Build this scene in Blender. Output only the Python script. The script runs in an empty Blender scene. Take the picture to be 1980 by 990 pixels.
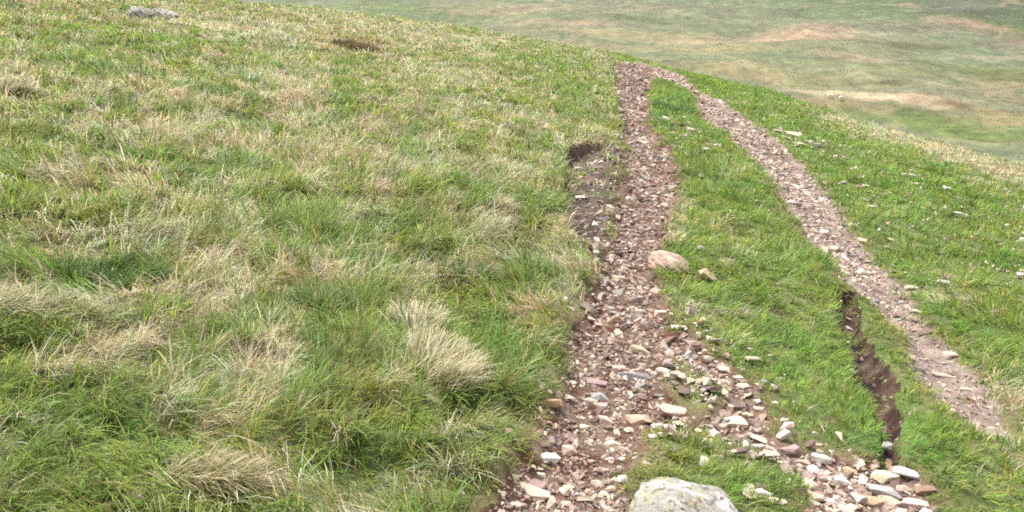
import bpy, bmesh, math
import numpy as np
from mathutils import Vector, Matrix

rng = np.random.default_rng(11)
scene = bpy.context.scene
C = scene.collection

# ------------------------------------------------------------------ camera
F = 1715.0                     # focal length in pixels of the 1980 px wide photograph
PITCH = math.radians(23.5)
EYE = np.array([0.0, 0.0, 1.6])
cam_d = bpy.data.cameras.new('camera')
cam = bpy.data.objects.new('camera', cam_d); C.objects.link(cam)
cam.location = EYE; cam.rotation_euler = (math.pi/2 - PITCH, 0, 0)
cam_d.sensor_width = 36; cam_d.lens = F/1980*36
cam_d.clip_start = 0.05; cam_d.clip_end = 12000
scene.camera = cam

def ray(u, v):
    X = (np.asarray(u, float)-990)/F; Y = (495-np.asarray(v, float))/F
    c, s = math.cos(PITCH), math.sin(PITCH)
    d = np.stack([X, c+Y*s, -s+Y*c], -1)
    return d/np.linalg.norm(d, axis=-1, keepdims=True)

# ------------------------------------------------------------------ noise
_perm = np.random.default_rng(5).permutation(512).astype(np.int64)
_perm = np.concatenate([_perm, _perm])
_g = np.random.default_rng(6).uniform(0, 2*math.pi, 512)
_gx, _gy = np.cos(_g), np.sin(_g)
def perlin(x, y):
    x = np.asarray(x, float); y = np.asarray(y, float)
    xi = np.floor(x).astype(np.int64); yi = np.floor(y).astype(np.int64)
    xf = x-xi; yf = y-yi
    u = xf*xf*xf*(xf*(xf*6-15)+10); v = yf*yf*yf*(yf*(yf*6-15)+10)
    def gr(ix, iy, dx, dy):
        h = _perm[(_perm[ix & 511]+iy) & 511]
        return _gx[h]*dx+_gy[h]*dy
    a = gr(xi, yi, xf, yf); b = gr(xi+1, yi, xf-1, yf)
    c = gr(xi, yi+1, xf, yf-1); d = gr(xi+1, yi+1, xf-1, yf-1)
    return 1.5*((a+(b-a)*u)*(1-v)+(c+(d-c)*u)*v)
def fbm(x, y, s, o=3, seed=0.0):
    r = 0; a = 1.0; n = 0
    for i in range(o):
        r = r+a*perlin(x/s+seed*17.3+i*5.1, y/s-seed*9.7+i*3.3); n += a; a *= .5; s *= .5
    return r/n
def sstep(a, b, x):
    t = np.clip((x-a)/(b-a), 0, 1); return t*t*(3-2*t)

# ------------------------------------------------------------------ base slope and tracks laid out on it
PA, PB = 0.15, 0.12
def on_slope(u, v):
    d = ray(u, v)
    t = -(EYE[2])/(d[..., 2]+PA*d[..., 0]+PB*d[..., 1])
    p = EYE+d*t[..., None]
    return p[..., :2], t
SIL = np.array([(-400,-75),(0,-62),(200,-45),(340,-22),(480,4),(620,14),(760,30),(900,50),(1000,67),(1080,82),(1180,97),(1300,128),(1403,153),(1487,172),
                (1553,193),(1653,226),(1753,256),(1853,280),(1980,315),(2300,400)], float)
_sp, _ = on_slope(SIL[:, 0], SIL[:, 1])
_sth = np.arctan2(_sp[:, 0], _sp[:, 1]); _sr = np.hypot(_sp[:, 0], _sp[:, 1])
_ct = np.concatenate([[-math.pi, -1.6, -1.0], _sth, [1.0, 1.6, 2.4, math.pi]])
_cr = np.concatenate([[120, 110, 70], _sr, [6.5, 6.5, 20, 120]])
def crest_r(th):
    return np.exp(np.interp(th, _ct, np.log(_cr)))

def edges(tab):
    t = np.array(tab, float)
    L, _ = on_slope(t[:, 1], t[:, 0]); R, _ = on_slope(t[:, 2], t[:, 0])
    return np.concatenate([L, R[::-1]])
LT = edges([(124,1182,1225),(133,1186,1262),(146,1190,1268),(160,1190,1258),(200,1194,1250),(250,1198,1260),(300,1203,1302),(350,1200,1310),(400,1188,1300),(450,1168,1280),
            (500,1160,1268),(550,1150,1275),(600,1112,1290),(650,1095,1298),(700,1098,1285),(750,1078,1290),(800,1050,1325),(850,1018,1240),(900,985,1218),
            (950,952,1215),(990,930,1230),(1100,880,1240),(1300,800,1240)])
RT = edges([(122,1195,1240),(132,1228,1282),(146,1262,1320),(158,1304,1330),(176,1338,1354),(194,1345,1382),(220,1350,1432),(250,1392,1475),(300,1452,1530),(350,1490,1578),
            (400,1520,1610),(450,1556,1650),(500,1600,1700),(550,1640,1742),(600,1700,1778),(650,1748,1805),(700,1752,1862),(750,1795,1900),(800,1850,1930),(840,1895,1945)])
BAND = edges([(640,1270,1330),(680,1270,1370),(720,1370,1425),(760,1400,1465),(800,1385,1485),(835,1340,1480),(860,1440,1520),(885,1490,1640),(910,1530,1770),
              (940,1550,1790),(990,1560,1815),(1100,1580,1860),(1300,1620,1900)])
GULLY = edges([(566,1626,1652),(600,1622,1664),(640,1626,1672),(690,1636,1698),(740,1658,1734),(780,1686,1734),(820,1706,1740),(870,1712,1738),(905,1706,1734)])
BANK = edges([(285,1120,1200),(300,1086,1200),(330,1090,1195),(360,1094,1195),(400,1088,1185),(440,1096,1170),(480,1118,1165),(500,1135,1165)])
POLYS = [LT, RT, BAND, GULLY, BANK]
def sdist(px, py, poly):
    """signed distance, negative inside"""
    d2 = np.full(px.shape, 1e9); inside = np.zeros(px.shape, bool)
    n = len(poly)
    for i in range(n):
        ax, ay = poly[i]; bx, by = poly[(i+1) % n]
        ex, ey = bx-ax, by-ay; wx, wy = px-ax, py-ay
        t = np.clip((wx*ex+wy*ey)/(ex*ex+ey*ey+1e-12), 0, 1)
        d2 = np.minimum(d2, (wx-ex*t)**2+(wy-ey*t)**2)
        c = ((ay <= py) & (by > py)) | ((by <= py) & (ay > py))
        xx = ax+(py-ay)/(by-ay+1e-12)*(bx-ax)
        inside ^= c & (px < xx)
    d = np.sqrt(d2)
    return np.where(inside, -d, d)
def all_sd(x, y):
    """distances to the five outlines with frayed edges"""
    x = np.asarray(x, float); y = np.asarray(y, float)
    out = np.full((5,)+x.shape, 9.0)
    near = (np.hypot(x, y) < 45) & (y > 0)
    if near.any():
        xn, yn = x[near], y[near]
        sc = np.clip(np.hypot(xn, yn)/5, .6, 2)
        wob = (.075*fbm(xn, yn, .35, 3, 2)+.04*fbm(xn, yn, .09, 2, 3))*sc
        for i, p in enumerate(POLYS):
            out[i][near] = sdist(xn, yn, p)+wob*(1.0 if i < 3 else .75)
    return out
# small dark hollows with bare soil: photo position, radius m, depth m
PITS = [(1093,306,.10,.10),(1350,185,.10,.10),(1597,298,.05,.05),(1168,278,.07,.05),(1120,440,.08,.06),(1104,398,.09,.09),(1122,452,.09,.09),(1142,482,.08,.07),(1098,590,.07,.07),(1092,345,.06,.05),(1105,625,.06,.05),(870,810,.08,.06),(222,540,.18,.10),(1222,205,.05,.03),(248,34,.22,.12)]
_pp = [(on_slope(u, v)[0], r, d) for u, v, r, d in PITS]
_ltc = np.array([[(LT[i, 0]+LT[len(LT)-1-i, 0])/2, LT[i, 1]] for i in range(len(LT)//2)])[::-1]
def lt_x(y):
    return np.interp(y, _ltc[:, 1], _ltc[:, 0])

def valley_h(x, y):
    r = np.hypot(x, y)
    z = -46-.02*np.clip(r-150, 0, 500)
    z = z+5.2*fbm(x, y, 75, 3, 7)+1.3*fbm(x, y, 26, 2, 8)
    z = z+.00055*np.clip(r-330, 0, 700)**2*(1+.25*fbm(x, y, 300, 3, 9))
    z = z+np.clip(r-1030, 0, 4000)*.12
    return z
def near_h(x, y):
    r = np.hypot(x, y); th = np.arctan2(x, y)
    rc = crest_r(th)
    s = np.clip(r-(rc-.06*rc), 0, None)
    return -PA*x-PB*y-.5*s*s/(s+5.0)+.10*fbm(x, y, 3.0, 2, 1)*sstep(4, 9, r)*sstep(rc*1.2, rc*.7, r)
def H(x, y, detail=True, sd=None):
    x = np.asarray(x, float); y = np.asarray(y, float)
    n = near_h(x, y); v = valley_h(x, y)
    k = 4.0
    h = np.clip(.5+.5*(n-v)/k, 0, 1)
    z = v*(1-h)+n*h+k*h*(1-h)
    if not detail: return z
    r = np.hypot(x, y)
    if sd is None: sd = all_sd(x, y)
    m = np.minimum(np.minimum(sd[0], sd[1]), sd[2])
    bare = sstep(.06, -.06, m)
    left = sstep(.1, -.5, x-lt_x(y))
    amp = (.018+.030*left)*(1-bare)*sstep(60, 30, r)
    tus = 1-np.abs(fbm(x, y, .55, 2, 4))*2.4
    z = z+amp*tus+amp*.5*fbm(x, y, .16, 2, 5)
    z = z-.065*sstep(.05, -.12, sd[0])-.045*sstep(.05, -.12, sd[1])-.03*sstep(.05, -.1, sd[2])
    z = z-.105*sstep(.04, -.05, sd[3])-.13*sstep(.03, -.05, sd[4])*sstep(.35, -.1, x-lt_x(y)+.75)-.03*sstep(.04, -.1, sd[4])
    z = z+.012*bare*fbm(x, y, .12, 2, 6)+.02*bare*fbm(x, y, .5, 1, 16)
    z = z+.045*sstep(.05, -.01, sd[3])*(fbm(x, y, .11, 3, 46)+.5*np.abs(fbm(x, y, .3, 2, 47)))
    for (p, rr, d) in _pp:
        z = z-d*np.exp(-((x-p[0])**2+(y-p[1])**2)/(rr*rr))
    return z
def hit(u, v, detail=True):
    """where the view ray through a photo pixel meets the terrain"""
    u = np.atleast_1d(np.asarray(u, float)); v = np.atleast_1d(np.asarray(v, float))
    d = ray(u, v); ts = np.exp(np.linspace(math.log(1.2), math.log(900), 700))
    P = EYE+d[:, None, :]*ts[None, :, None]
    below = P[..., 2] < H(P[..., 0], P[..., 1], detail)
    i = np.argmax(below, 1); i = np.clip(i, 1, None)
    lo, hi = ts[i-1].copy(), ts[i].copy()
    for _ in range(16):
        m = (lo+hi)/2; Q = EYE+d*m[:, None]
        b = Q[:, 2] < H(Q[:, 0], Q[:, 1], detail)
        hi = np.where(b, m, hi); lo = np.where(b, lo, m)
    Q = EYE+d*hi[:, None]
    return Q, hi

# ------------------------------------------------------------------ materials
def new_mat(name):
    m = bpy.data.materials.new(name); m.use_nodes = True
    nt = m.node_tree; b = nt.nodes['Principled BSDF']
    return m, nt, b
def N(nt, t, **kw):
    n = nt.nodes.new(t)
    for k, v in kw.items(): setattr(n, k, v)
    return n
def noise_n(nt, scale, detail=4, rough=.6, vec=None):
    n = N(nt, 'ShaderNodeTexNoise'); n.inputs['Scale'].default_value = scale
    n.inputs['Detail'].default_value = detail; n.inputs['Roughness'].default_value = rough
    if vec is not None: nt.links.new(vec, n.inputs['Vector'])
    return n
def ramp(nt, fac, stops):
    r = N(nt, 'ShaderNodeValToRGB'); e = r.color_ramp.elements
    while len(e) < len(stops): e.new(.5)
    for i, (p, c) in enumerate(stops):
        e[i].position = p; e[i].color = (*c, 1) if len(c) == 3 else c
    nt.links.new(fac, r.inputs['Fac']); return r
def mul(nt, a, b, mode='MULTIPLY', fac=1.0):
    m = N(nt, 'ShaderNodeMix', data_type='RGBA', blend_type=mode)
    m.inputs[0].default_value = fac
    nt.links.new(a, m.inputs[6]); nt.links.new(b, m.inputs[7]); return m.outputs[2]
def bump(nt, b, h, strength, dist):
    n = N(nt, 'ShaderNodeBump'); n.inputs['Strength'].default_value = strength; n.inputs['Distance'].default_value = dist
    nt.links.new(h, n.inputs['Height']); nt.links.new(n.outputs[0], b.inputs['Normal'])

def ground_mat(name, scales, lo, hi, bs, bd, rough=.95):
    m, nt, b = new_mat(name)
    at = N(nt, 'ShaderNodeAttribute', attribute_name='col')
    geo = N(nt, 'ShaderNodeNewGeometry'); pos = geo.outputs['Position']
    c = at.outputs['Color']
    for s in scales:
        n = noise_n(nt, s, 5, .7, pos)
        r = ramp(nt, n.outputs['Fac'], [(.3, (lo, lo, lo)), (.7, (hi, hi, hi))])
        c = mul(nt, c, r.outputs[0])
    nt.links.new(c, b.inputs['Base Color'])
    b.inputs['Roughness'].default_value = rough
    b.inputs['Specular IOR Level'].default_value = .15
    n = noise_n(nt, scales[-1]*1.3, 6, .75, pos)
    bump(nt, b, n.outputs['Fac'], bs, bd)
    return m
M_turf = ground_mat('turf_thatch', (3, 28), .6, 1.45, .8, .02)
M_soil = ground_mat('trodden_soil', (5, 45), .7, 1.35, .9, .012)
M_valley = ground_mat('moorland', (.04, .16), .82, 1.2, .5, .5)
_n = M_valley.node_tree
def blade_mat():
    m, nt, b = new_mat('grass_blades')
    at = N(nt, 'ShaderNodeAttribute', attribute_name='col')
    nt.links.new(at.outputs['Color'], b.inputs['Base Color'])
    b.inputs['Roughness'].default_value = .55; b.inputs['Specular IOR Level'].default_value = .25
    tr = N(nt, 'ShaderNodeBsdfTranslucent'); nt.links.new(at.outputs['Color'], tr.inputs['Color'])
    mx = N(nt, 'ShaderNodeMixShader'); mx.inputs[0].default_value = .45
    nt.links.new(b.outputs[0], mx.inputs[1]); nt.links.new(tr.outputs[0], mx.inputs[2])
    nt.links.new(mx.outputs[0], nt.nodes['Material Output'].inputs['Surface'])
    return m
M_blade = blade_mat()
def stone_mat(name, col, use_attr=False, lichen=False):
    m, nt, b = new_mat(name)
    tc = N(nt, 'ShaderNodeTexCoord'); vec = N(nt, 'ShaderNodeNewGeometry').outputs['Position']
    if use_attr:
        c = N(nt, 'ShaderNodeAttribute', attribute_name='col').outputs['Color']
    else:
        oi = N(nt, 'ShaderNodeObjectInfo')
        hsv = N(nt, 'ShaderNodeHueSaturation'); hsv.inputs['Color'].default_value = (*col, 1)
        mr = N(nt, 'ShaderNodeMapRange'); mr.inputs[3].default_value = .82; mr.inputs[4].default_value = 1.12
        nt.links.new(oi.outputs['Random'], mr.inputs[0]); nt.links.new(mr.outputs[0], hsv.inputs['Value'])
        c = hsv.outputs[0]
    n1 = noise_n(nt, 45, 5, .7, vec)
    r1 = ramp(nt, n1.outputs['Fac'], [(.3, (.78, .75, .72)), (.5, (1, 1, 1)), (.75, (1.15, 1.12, 1.08))])
    c = mul(nt, c, r1.outputs[0])
    n2 = noise_n(nt, 260, 3, .6, vec)
    r2 = ramp(nt, n2.outputs['Fac'], [(.3, (.8, .8, .8)), (.7, (1.12, 1.12, 1.12))])
    c = mul(nt, c, r2.outputs[0])
    if lichen:
        for sc, seed, thr, lc in ((6, 2.2, .54, (.42,.34,.27)), (18, 4.4, .58, (.30,.24,.17)), (55, 7.7, .62, (.14,.11,.08))) if lichen == 'pale' else ((9, 5.5, .50, (.42, .40, .40)), (14, 3.1, .55, (.27, .26, .11)), (22, 8.2, .60, (.32, .22, .15)), (30, 9.7, .54, (.12, .11, .085)), (60, 1.7, .60, (.045, .04, .035))):  # lichen blotches; near-black boulder specks paint the shade in small holes
            mp = N(nt, 'ShaderNodeMapping'); mp.inputs['Location'].default_value = (seed, seed*2, 0)
            nt.links.new(vec, mp.inputs['Vector'])
            nn = noise_n(nt, sc, 5, .65, mp.outputs[0])
            rr = ramp(nt, nn.outputs['Fac'], [(thr, (0, 0, 0)), (thr+.07, (1, 1, 1))])
            mx = N(nt, 'ShaderNodeMix', data_type='RGBA'); nt.links.new(rr.outputs[0], mx.inputs[0])
            nt.links.new(c, mx.inputs[6]); mx.inputs[7].default_value = (*lc, 1); c = mx.outputs[2]
    nt.links.new(c, b.inputs['Base Color'])
    b.inputs['Roughness'].default_value = .85; b.inputs['Specular IOR Level'].default_value = .3
    bump(nt, b, n1.outputs['Fac'], .6, .006)
    return m
STONE_COL = {'cream': (.58,.49,.37), 'white': (.66,.60,.54), 'pink': (.50,.36,.30), 'tan': (.46,.34,.24), 'grey': (.40,.38,.37), 'orange': (.48,.32,.20),
             'brown': (.24,.15,.11), 'yellow': (.52,.46,.32), 'mauve': (.30,.21,.20)}
STONE_MAT = {k: stone_mat(k+'_stone', v) for k, v in STONE_COL.items()}
M_gravel = stone_mat('gravel_chips', None, use_attr=True)
M_boulder = stone_mat('lichen_boulder', (.27,.255,.225), lichen=True)
M_rock = stone_mat('pink_rock', (.37,.26,.20), lichen='pale')

# ------------------------------------------------------------------ helpers
def tag(o, label=None, cat=None, group=None, kind=None):
    if label: o['label'] = label
    if cat: o['category'] = cat
    if group: o['group'] = group
    if kind: o['kind'] = kind
    return o
def mesh_np(name, V, faces, mat, col=None, smooth=False):
    """faces: list of (n,k) index arrays"""
    me = bpy.data.meshes.new(name)
    me.vertices.add(len(V)); me.vertices.foreach_set('co', np.asarray(V, np.float32).ravel())
    idx = np.concatenate([f.ravel() for f in faces]).astype(np.int32)
    tot = np.concatenate([np.full(len(f), f.shape[1]) for f in faces])
    st = np.concatenate([[0], np.cumsum(tot)[:-1]]).astype(np.int32)
    me.loops.add(len(idx)); me.loops.foreach_set('vertex_index', idx)
    me.polygons.add(len(tot)); me.polygons.foreach_set('loop_start', st)
    me.polygons.foreach_set('use_smooth', np.full(len(tot), smooth))
    me.update(calc_edges=True); me.validate()
    if col is not None:
        a = me.color_attributes.new('col', 'FLOAT_COLOR', 'POINT')
        c = np.ones((len(V), 4), np.float32); c[:, :3] = col
        a.data.foreach_set('color', c.ravel())
    me.materials.append(mat)
    o = bpy.data.objects.new(name, me); C.objects.link(o)
    return o

# ------------------------------------------------------------------ vegetation cover maps (which grass grows where)
# photo position, radii, kind (dry / lush / rust / yellow), strength
NEAR_PATCH = [
 (560,180,45,60,'dry',.5),(540,60,140,20,'dry',.5),(760,60,140,22,'dry',.5),(310,190,40,30,'dry',.5),(880,145,70,20,'dry',.35),(990,235,60,25,'dry',.45),
 (380,415,60,28,'dry',.4),(60,590,80,30,'dry',.6),(350,560,90,26,'dry',.45),(400,930,110,22,'dry',.5),(20,165,30,25,'dry',.6),(960,420,28,70,'dry',.45),(1005,340,60,16,'dry',.3),
 (190,490,120,18,'dry',.5),(880,530,60,25,'dry',.35),(640,300,80,30,'dry',.2),(230,260,90,20,'dry',.3),(1000,480,30,40,'dry',.35),(100,870,80,20,'dry',.2),
 (700,430,60,26,'dry',.25),(470,700,70,20,'dry',.25),(160,650,60,20,'dry',.2),
 (1060,125,70,25,'lush',.5),(1110,180,70,40,'lush',.5),(1040,200,60,20,'lush',.3),(210,535,80,32,'lush',.7),(620,600,60,30,'lush',.5),(900,590,60,35,'lush',.6),
 (1000,690,60,50,'lush',.8),(860,560,40,25,'lush',.4),(60,690,80,30,'lush',.5),(40,800,90,40,'lush',.4),(420,660,50,30,'lush',.4),(600,880,140,60,'lush',.4),
 (250,850,120,40,'lush',.3),(40,410,60,40,'lush',.3),(150,110,100,25,'lush',.35),(300,80,140,18,'lush',.35),(1060,340,30,20,'lush',.2),(1010,390,40,20,'lush',.4),
 (680,82,60,16,'rust',.8),(70,120,80,12,'yellow',.5),(230,118,60,10,'yellow',.5),(1040,640,30,40,'rust',.5),(500,30,100,10,'rust',.35),(480,700,40,14,'rust',.3),
 (1000,780,40,30,'rust',.25),(300,480,60,12,'rust',.35),(140,15,110,16,'rust',.3),(310,3,60,8,'yellow',.7),
 (1650,240,70,14,'dry',.6),(1740,270,80,16,'dry',.75),(1850,298,90,18,'dry',.85),(1970,335,80,20,'dry',.85),
 (1560,215,60,10,'dry',.3),(1900,900,60,50,'dry',.1),(1960,800,60,60,'dry',.5),(1900,700,40,60,'dry',.15),(1890,560,60,30,'dry',.15),(1540,60,1,1,'dry',0),
 (1330,740,60,60,'dry',.3),(1360,600,50,30,'dry',.15),(1300,420,14,60,'dry',.5),(1450,880,60,16,'dry',.3),(1090,270,50,18,'dry',.3),
 (1300,200,45,35,'lush',.6),(1450,170,90,25,'lush',.5),(1600,270,120,25,'lush',.3),(1780,830,80,60,'lush',.5),(1700,350,120,40,'lush',.3)]
_np_ = []
for (u, v, ru, rv, k, s) in NEAR_PATCH:
    p, t = on_slope(np.array(u), np.array(max(v, 4)))
    p2, t2 = on_slope(np.array(u), np.array(v+rv))
    dep = max(np.hypot(*(p-p2)), .05)
    _np_.append((p, ru*t/F, dep, math.atan2(p[0], p[1]), k, s))
def near_cover(x, y):
    wx = .25*fbm(x, y, .8, 2, 21); wy = .25*fbm(x, y, .8, 2, 22)
    out = {k: np.zeros(x.shape) for k in ('dry', 'lush', 'rust', 'yellow')}
    for (p, a, b, th, k, s) in _np_:
        dx = x-p[0]+wx*a*1.5; dy = y-p[1]+wy*b*1.5
        tx = dx*math.cos(th)-dy*math.sin(th); ty = dx*math.sin(th)+dy*math.cos(th)
        q = (tx/a)**2+(ty/b)**2
        out[k] = np.maximum(out[k], s*np.exp(-q*.7))
    r = np.hypot(x, y)
    side = x-lt_x(y)
    left = sstep(.15, -.35, side)
    base = .18+.30*(1-left)*fbm(x, y, .5, 2, 28)+.12*left*sstep(2.2, 5.0, r)+.07*left+.02*left*sstep(9, 16, r)
    n = fbm(x, y, 1.1, 3, 23)
    dry = base+.55*n*(.35+.65*left)+out['dry']*(.8)-out['lush']*.55+.95*left*fbm(x, y, .27, 2, 24)
    dry = np.clip(dry, .02, .95)
    lush = np.clip(.55*(1-left)+.15*left+.9*out['lush']-.3*out['dry']-.35*fbm(x, y, .9, 2, 25), 0, 1)
    rust = np.clip(out['rust']+.35*left*sstep(.25, .6, fbm(x, y, .9, 3, 26)), 0, 1)
    yel = np.clip(out['yellow']+.35*sstep(.2, .6, fbm(x, y, 1.3, 2, 27)), 0, 1)
    return dry, lush, rust, yel, left

GREEN = np.array([.200,.285,.052]); LUSH = np.array([.150,.262,.036]); STRAW = np.array([.54,.485,.325]); RUST = np.array([.30,.185,.08])
YEL = np.array([.30,.29,.060]); OLIVE = np.array([.25,.265,.095])

# valley colours: photo position, radii, colour, strength
VP = [(960,22,130,12,(.36,.27,.18),.9),(1090,45,90,9,(.34,.25,.16),.8),(900,8,60,8,(.3,.25,.18),.7),(1180,70,160,12,(.29,.24,.13),.8),(1350,95,200,14,(.28,.24,.12),.8),
 (1450,140,220,16,(.27,.24,.11),.7),(1350,80,100,8,(.31,.25,.14),.8),(1790,18,230,24,(.10,.14,.06),.85),(1960,12,90,30,(.08,.115,.05),.85),(1600,10,120,10,(.15,.19,.10),.7),(1560,62,80,9,(.40,.27,.18),.95),(1480,80,70,7,(.38,.27,.17),.9),(1545,75,60,7,(.38,.25,.16),.9),(1590,50,60,6,(.38,.27,.19),.8),
 (1640,115,60,6,(.36,.27,.17),.7),(1700,182,140,7,(.50,.38,.25),.95),(1600,175,60,5,(.42,.36,.20),.8),(1790,190,60,6,(.46,.34,.22),.8),(1860,172,50,5,(.42,.32,.22),.7),
 (1715,88,60,8,(.13,.135,.06),.9),(1800,93,60,6,(.15,.135,.075),.7),(1720,70,70,7,(.25,.24,.15),.7),(1700,95,80,14,(.19,.19,.10),.5),
 (1780,12,80,16,(.11,.15,.07),.9),(1700,8,60,12,(.14,.18,.09),.7),(1880,25,80,18,(.10,.12,.07),.9),(1960,55,60,16,(.11,.15,.06),.9),(1860,12,60,16,(.12,.13,.10),.8),
 (1880,50,60,6,(.30,.22,.14),.9),(1830,55,40,4,(.27,.22,.15),.7),(1975,85,30,8,(.30,.20,.14),.8),(1800,55,120,10,(.19,.17,.12),.6),(1930,90,60,8,(.20,.17,.12),.6),
 (1910,110,60,8,(.30,.27,.19),.7),(1850,130,80,10,(.17,.21,.09),.8),(1920,140,60,10,(.13,.16,.06),.8),(1760,140,120,12,(.22,.24,.11),.7),(1960,160,60,14,(.17,.16,.07),.8),
 (1720,165,70,4,(.14,.13,.07),.8),(1950,190,80,12,(.24,.20,.11),.7),(1620,196,90,10,(.16,.15,.065),.9),(1760,215,120,12,(.17,.18,.07),.8),(1820,240,120,14,(.15,.19,.06),.8),
 (1900,215,70,4,(.20,.14,.07),.85),(1960,238,60,5,(.24,.16,.08),.9),(1900,260,140,20,(.15,.20,.06),.8),(1930,225,80,8,(.23,.20,.09),.7),
 (1300,15,300,18,(.17,.20,.11),.7),(1180,15,120,10,(.22,.21,.15),.5),(1200,30,160,8,(.15,.19,.09),.7),(1000,5,60,6,(.13,.19,.09),.8),(800,18,120,10,(.14,.20,.08),.9),
 (900,32,80,8,(.15,.20,.08),.8),(1420,20,120,8,(.20,.18,.13),.6),(1500,30,100,12,(.16,.19,.10),.7),(1620,25,60,14,(.15,.19,.09),.7),(1420,55,90,10,(.17,.19,.10),.8),
 (1500,120,90,6,(.22,.25,.12),.7),(1560,150,90,8,(.22,.22,.11),.7),(1400,108,80,5,(.20,.20,.09),.6),(700,8,60,8,(.16,.20,.08),.7),(1130,85,60,6,(.27,.22,.12),.6)]
_vh, _vt = hit([p[0] for p in VP], [p[1] for p in VP], detail=False)
def valley_col(x, y):
    r = np.hypot(x, y)
    c = np.empty(x.shape+(3,)); c[:] = (.185,.210,.120)
    wx = 9*fbm(x, y, 40, 3, 31); wy = 16*fbm(x, y, 40, 3, 32)
    w2 = fbm(x, y, 8, 3, 38)
    n = fbm(x, y, 60, 4, 33)[..., None]
    c = c+n*np.array([.07, .02, .03])
    for (u, v, ru, rv, cc, s), p, t in zip(VP, _vh, _vt):
        if p[2] > -20: continue
        g = -p[2]/t+.11
        a = ru*t/F; b = rv*t/F/max(g*.9, .05)
        th = math.atan2(p[0], p[1])
        dx = x-p[0]+wx*.6+2.5*w2; dy = y-p[1]+wy*.6+5*w2
        tx = dx*math.cos(th)-dy*math.sin(th); ty = dx*math.sin(th)+dy*math.cos(th)
        q = ((tx/a)**2+(ty/b)**2)**1.5
        cc = np.array(cc); cc = np.clip(cc.mean()+(cc-cc.mean())*1.02+.25*(cc.mean()-.165), .03, .7)
        w = (min(1, s*1.15)*np.exp(-q*.7))[..., None]
        c = c*(1-w)+np.array(cc)*w
    # streaks of sedge and bleached moor grass, and dark rush clumps
    st = fbm(x, y, 13, 4, 34)[..., None]; c = c*(1+.36*st)
    st2 = fbm(x, y, 3.2, 2, 35)[..., None]; c = c*(1+.40*st2)
    dk = sstep(.30, .6, fbm(x, y, 9, 3, 36))[..., None]; c = c*(1-.4*dk)+np.array((.09,.12,.045))*.4*dk
    ln = np.exp(-(fbm(x, y, 70, 4, 39)/.022)**2)[..., None]; c = c*(1-.45*ln)+np.array((.42,.31,.21))*.45*ln     # sheep trods
    ln = np.exp(-(fbm(x, y, 95, 4, 40)/.018)**2)[..., None]; c = c*(1-.3*ln)+np.array((.09,.10,.05))*.3*ln    # runnels
    lt = sstep(.25, .6, fbm(x, y, 9, 3, 37))[..., None]; c = c*(1-.3*lt)+np.array((.40,.33,.22))*.3*lt
    return np.clip(c*.59*np.array([1.0, 1.0, .94]), .02, .8)
def ground_col(x, y, sd):
    dry, lush, rust, yel, left = near_cover(x, y)
    d = dry[..., None]; l = lush[..., None]
    g = np.array([.10,.12,.045])*(1-l)+np.array([.08,.13,.03])*l
    th = np.array([.20,.165,.09])
    c = g*(1-d)+th*d
    c = c*(1-.4*rust[..., None])+RUST*.7*.4*rust[..., None]
    return c

# ------------------------------------------------------------------ terrain sheet
fine = np.radians(np.arange(-46, 46.01, .09)); co = np.radians(np.arange(49, 312, 3.0))
TH = np.concatenate([fine, co]); TH = np.where(TH > math.pi, TH-2*math.pi, TH)
def geo(a, b, q): return a*q**np.arange(int(math.log(b/a)/math.log(q))+1)
RR = np.concatenate([[.02, .3, .6, .9], geo(1.1, 34, 1.006), geo(34.5, 145, 1.02), geo(148, 480, 1.0048), geo(490, 4200, 1.03)])
nt_, nr_ = len(TH), len(RR)
R2, T2 = np.meshgrid(RR, TH, indexing='ij')
X = R2*np.sin(T2); Y = R2*np.cos(T2)
SD = all_sd(X.ravel(), Y.ravel()).reshape(5, nr_, nt_)
Z = H(X, Y, True, SD)
i0 = np.arange(nr_-1)[:, None]*nt_+np.arange(nt_)[None, :]
i1 = np.arange(nr_-1)[:, None]*nt_+(np.arange(nt_)[None, :]+1) % nt_
Q = np.stack([i0, i0+nt_, i1+nt_, i1], -1).reshape(-1, 4)
V = np.stack([X, Y, Z], -1).reshape(-1, 3)
fc = Q[:, 0]
sdf = SD.reshape(5, -1)[:, fc]; rf = R2.ravel()[fc]; rcf = crest_r(T2.ravel()[fc])
cls = np.zeros(len(Q), int)                     # 0 hillside 1 valley 2.. tracks
cls[rf > np.maximum(rcf+25, 30)] = 1
cls[(sdf[2] < 0)] = 4
cls[(sdf[1] < 0)] = 3
cls[(sdf[0] < 0) | (sdf[4] < 0)] = 2
cls[(sdf[3] < 0)] = 5
Xf, Yf = X.ravel(), Y.ravel()
soilA = np.array([.125,.075,.054]); soilC = np.array([.21,.15,.115])
def build_part(k, name, mat, colf, label=None):
    f = Q[cls == k]; ids, inv = np.unique(f, return_inverse=True)
    x, y = Xf[ids], Yf[ids]
    o = mesh_np(name, V[ids], [inv.reshape(-1, 4)], mat, colf(x, y, ids), True)
    tag(o, label=label, kind='structure'); return o
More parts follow.
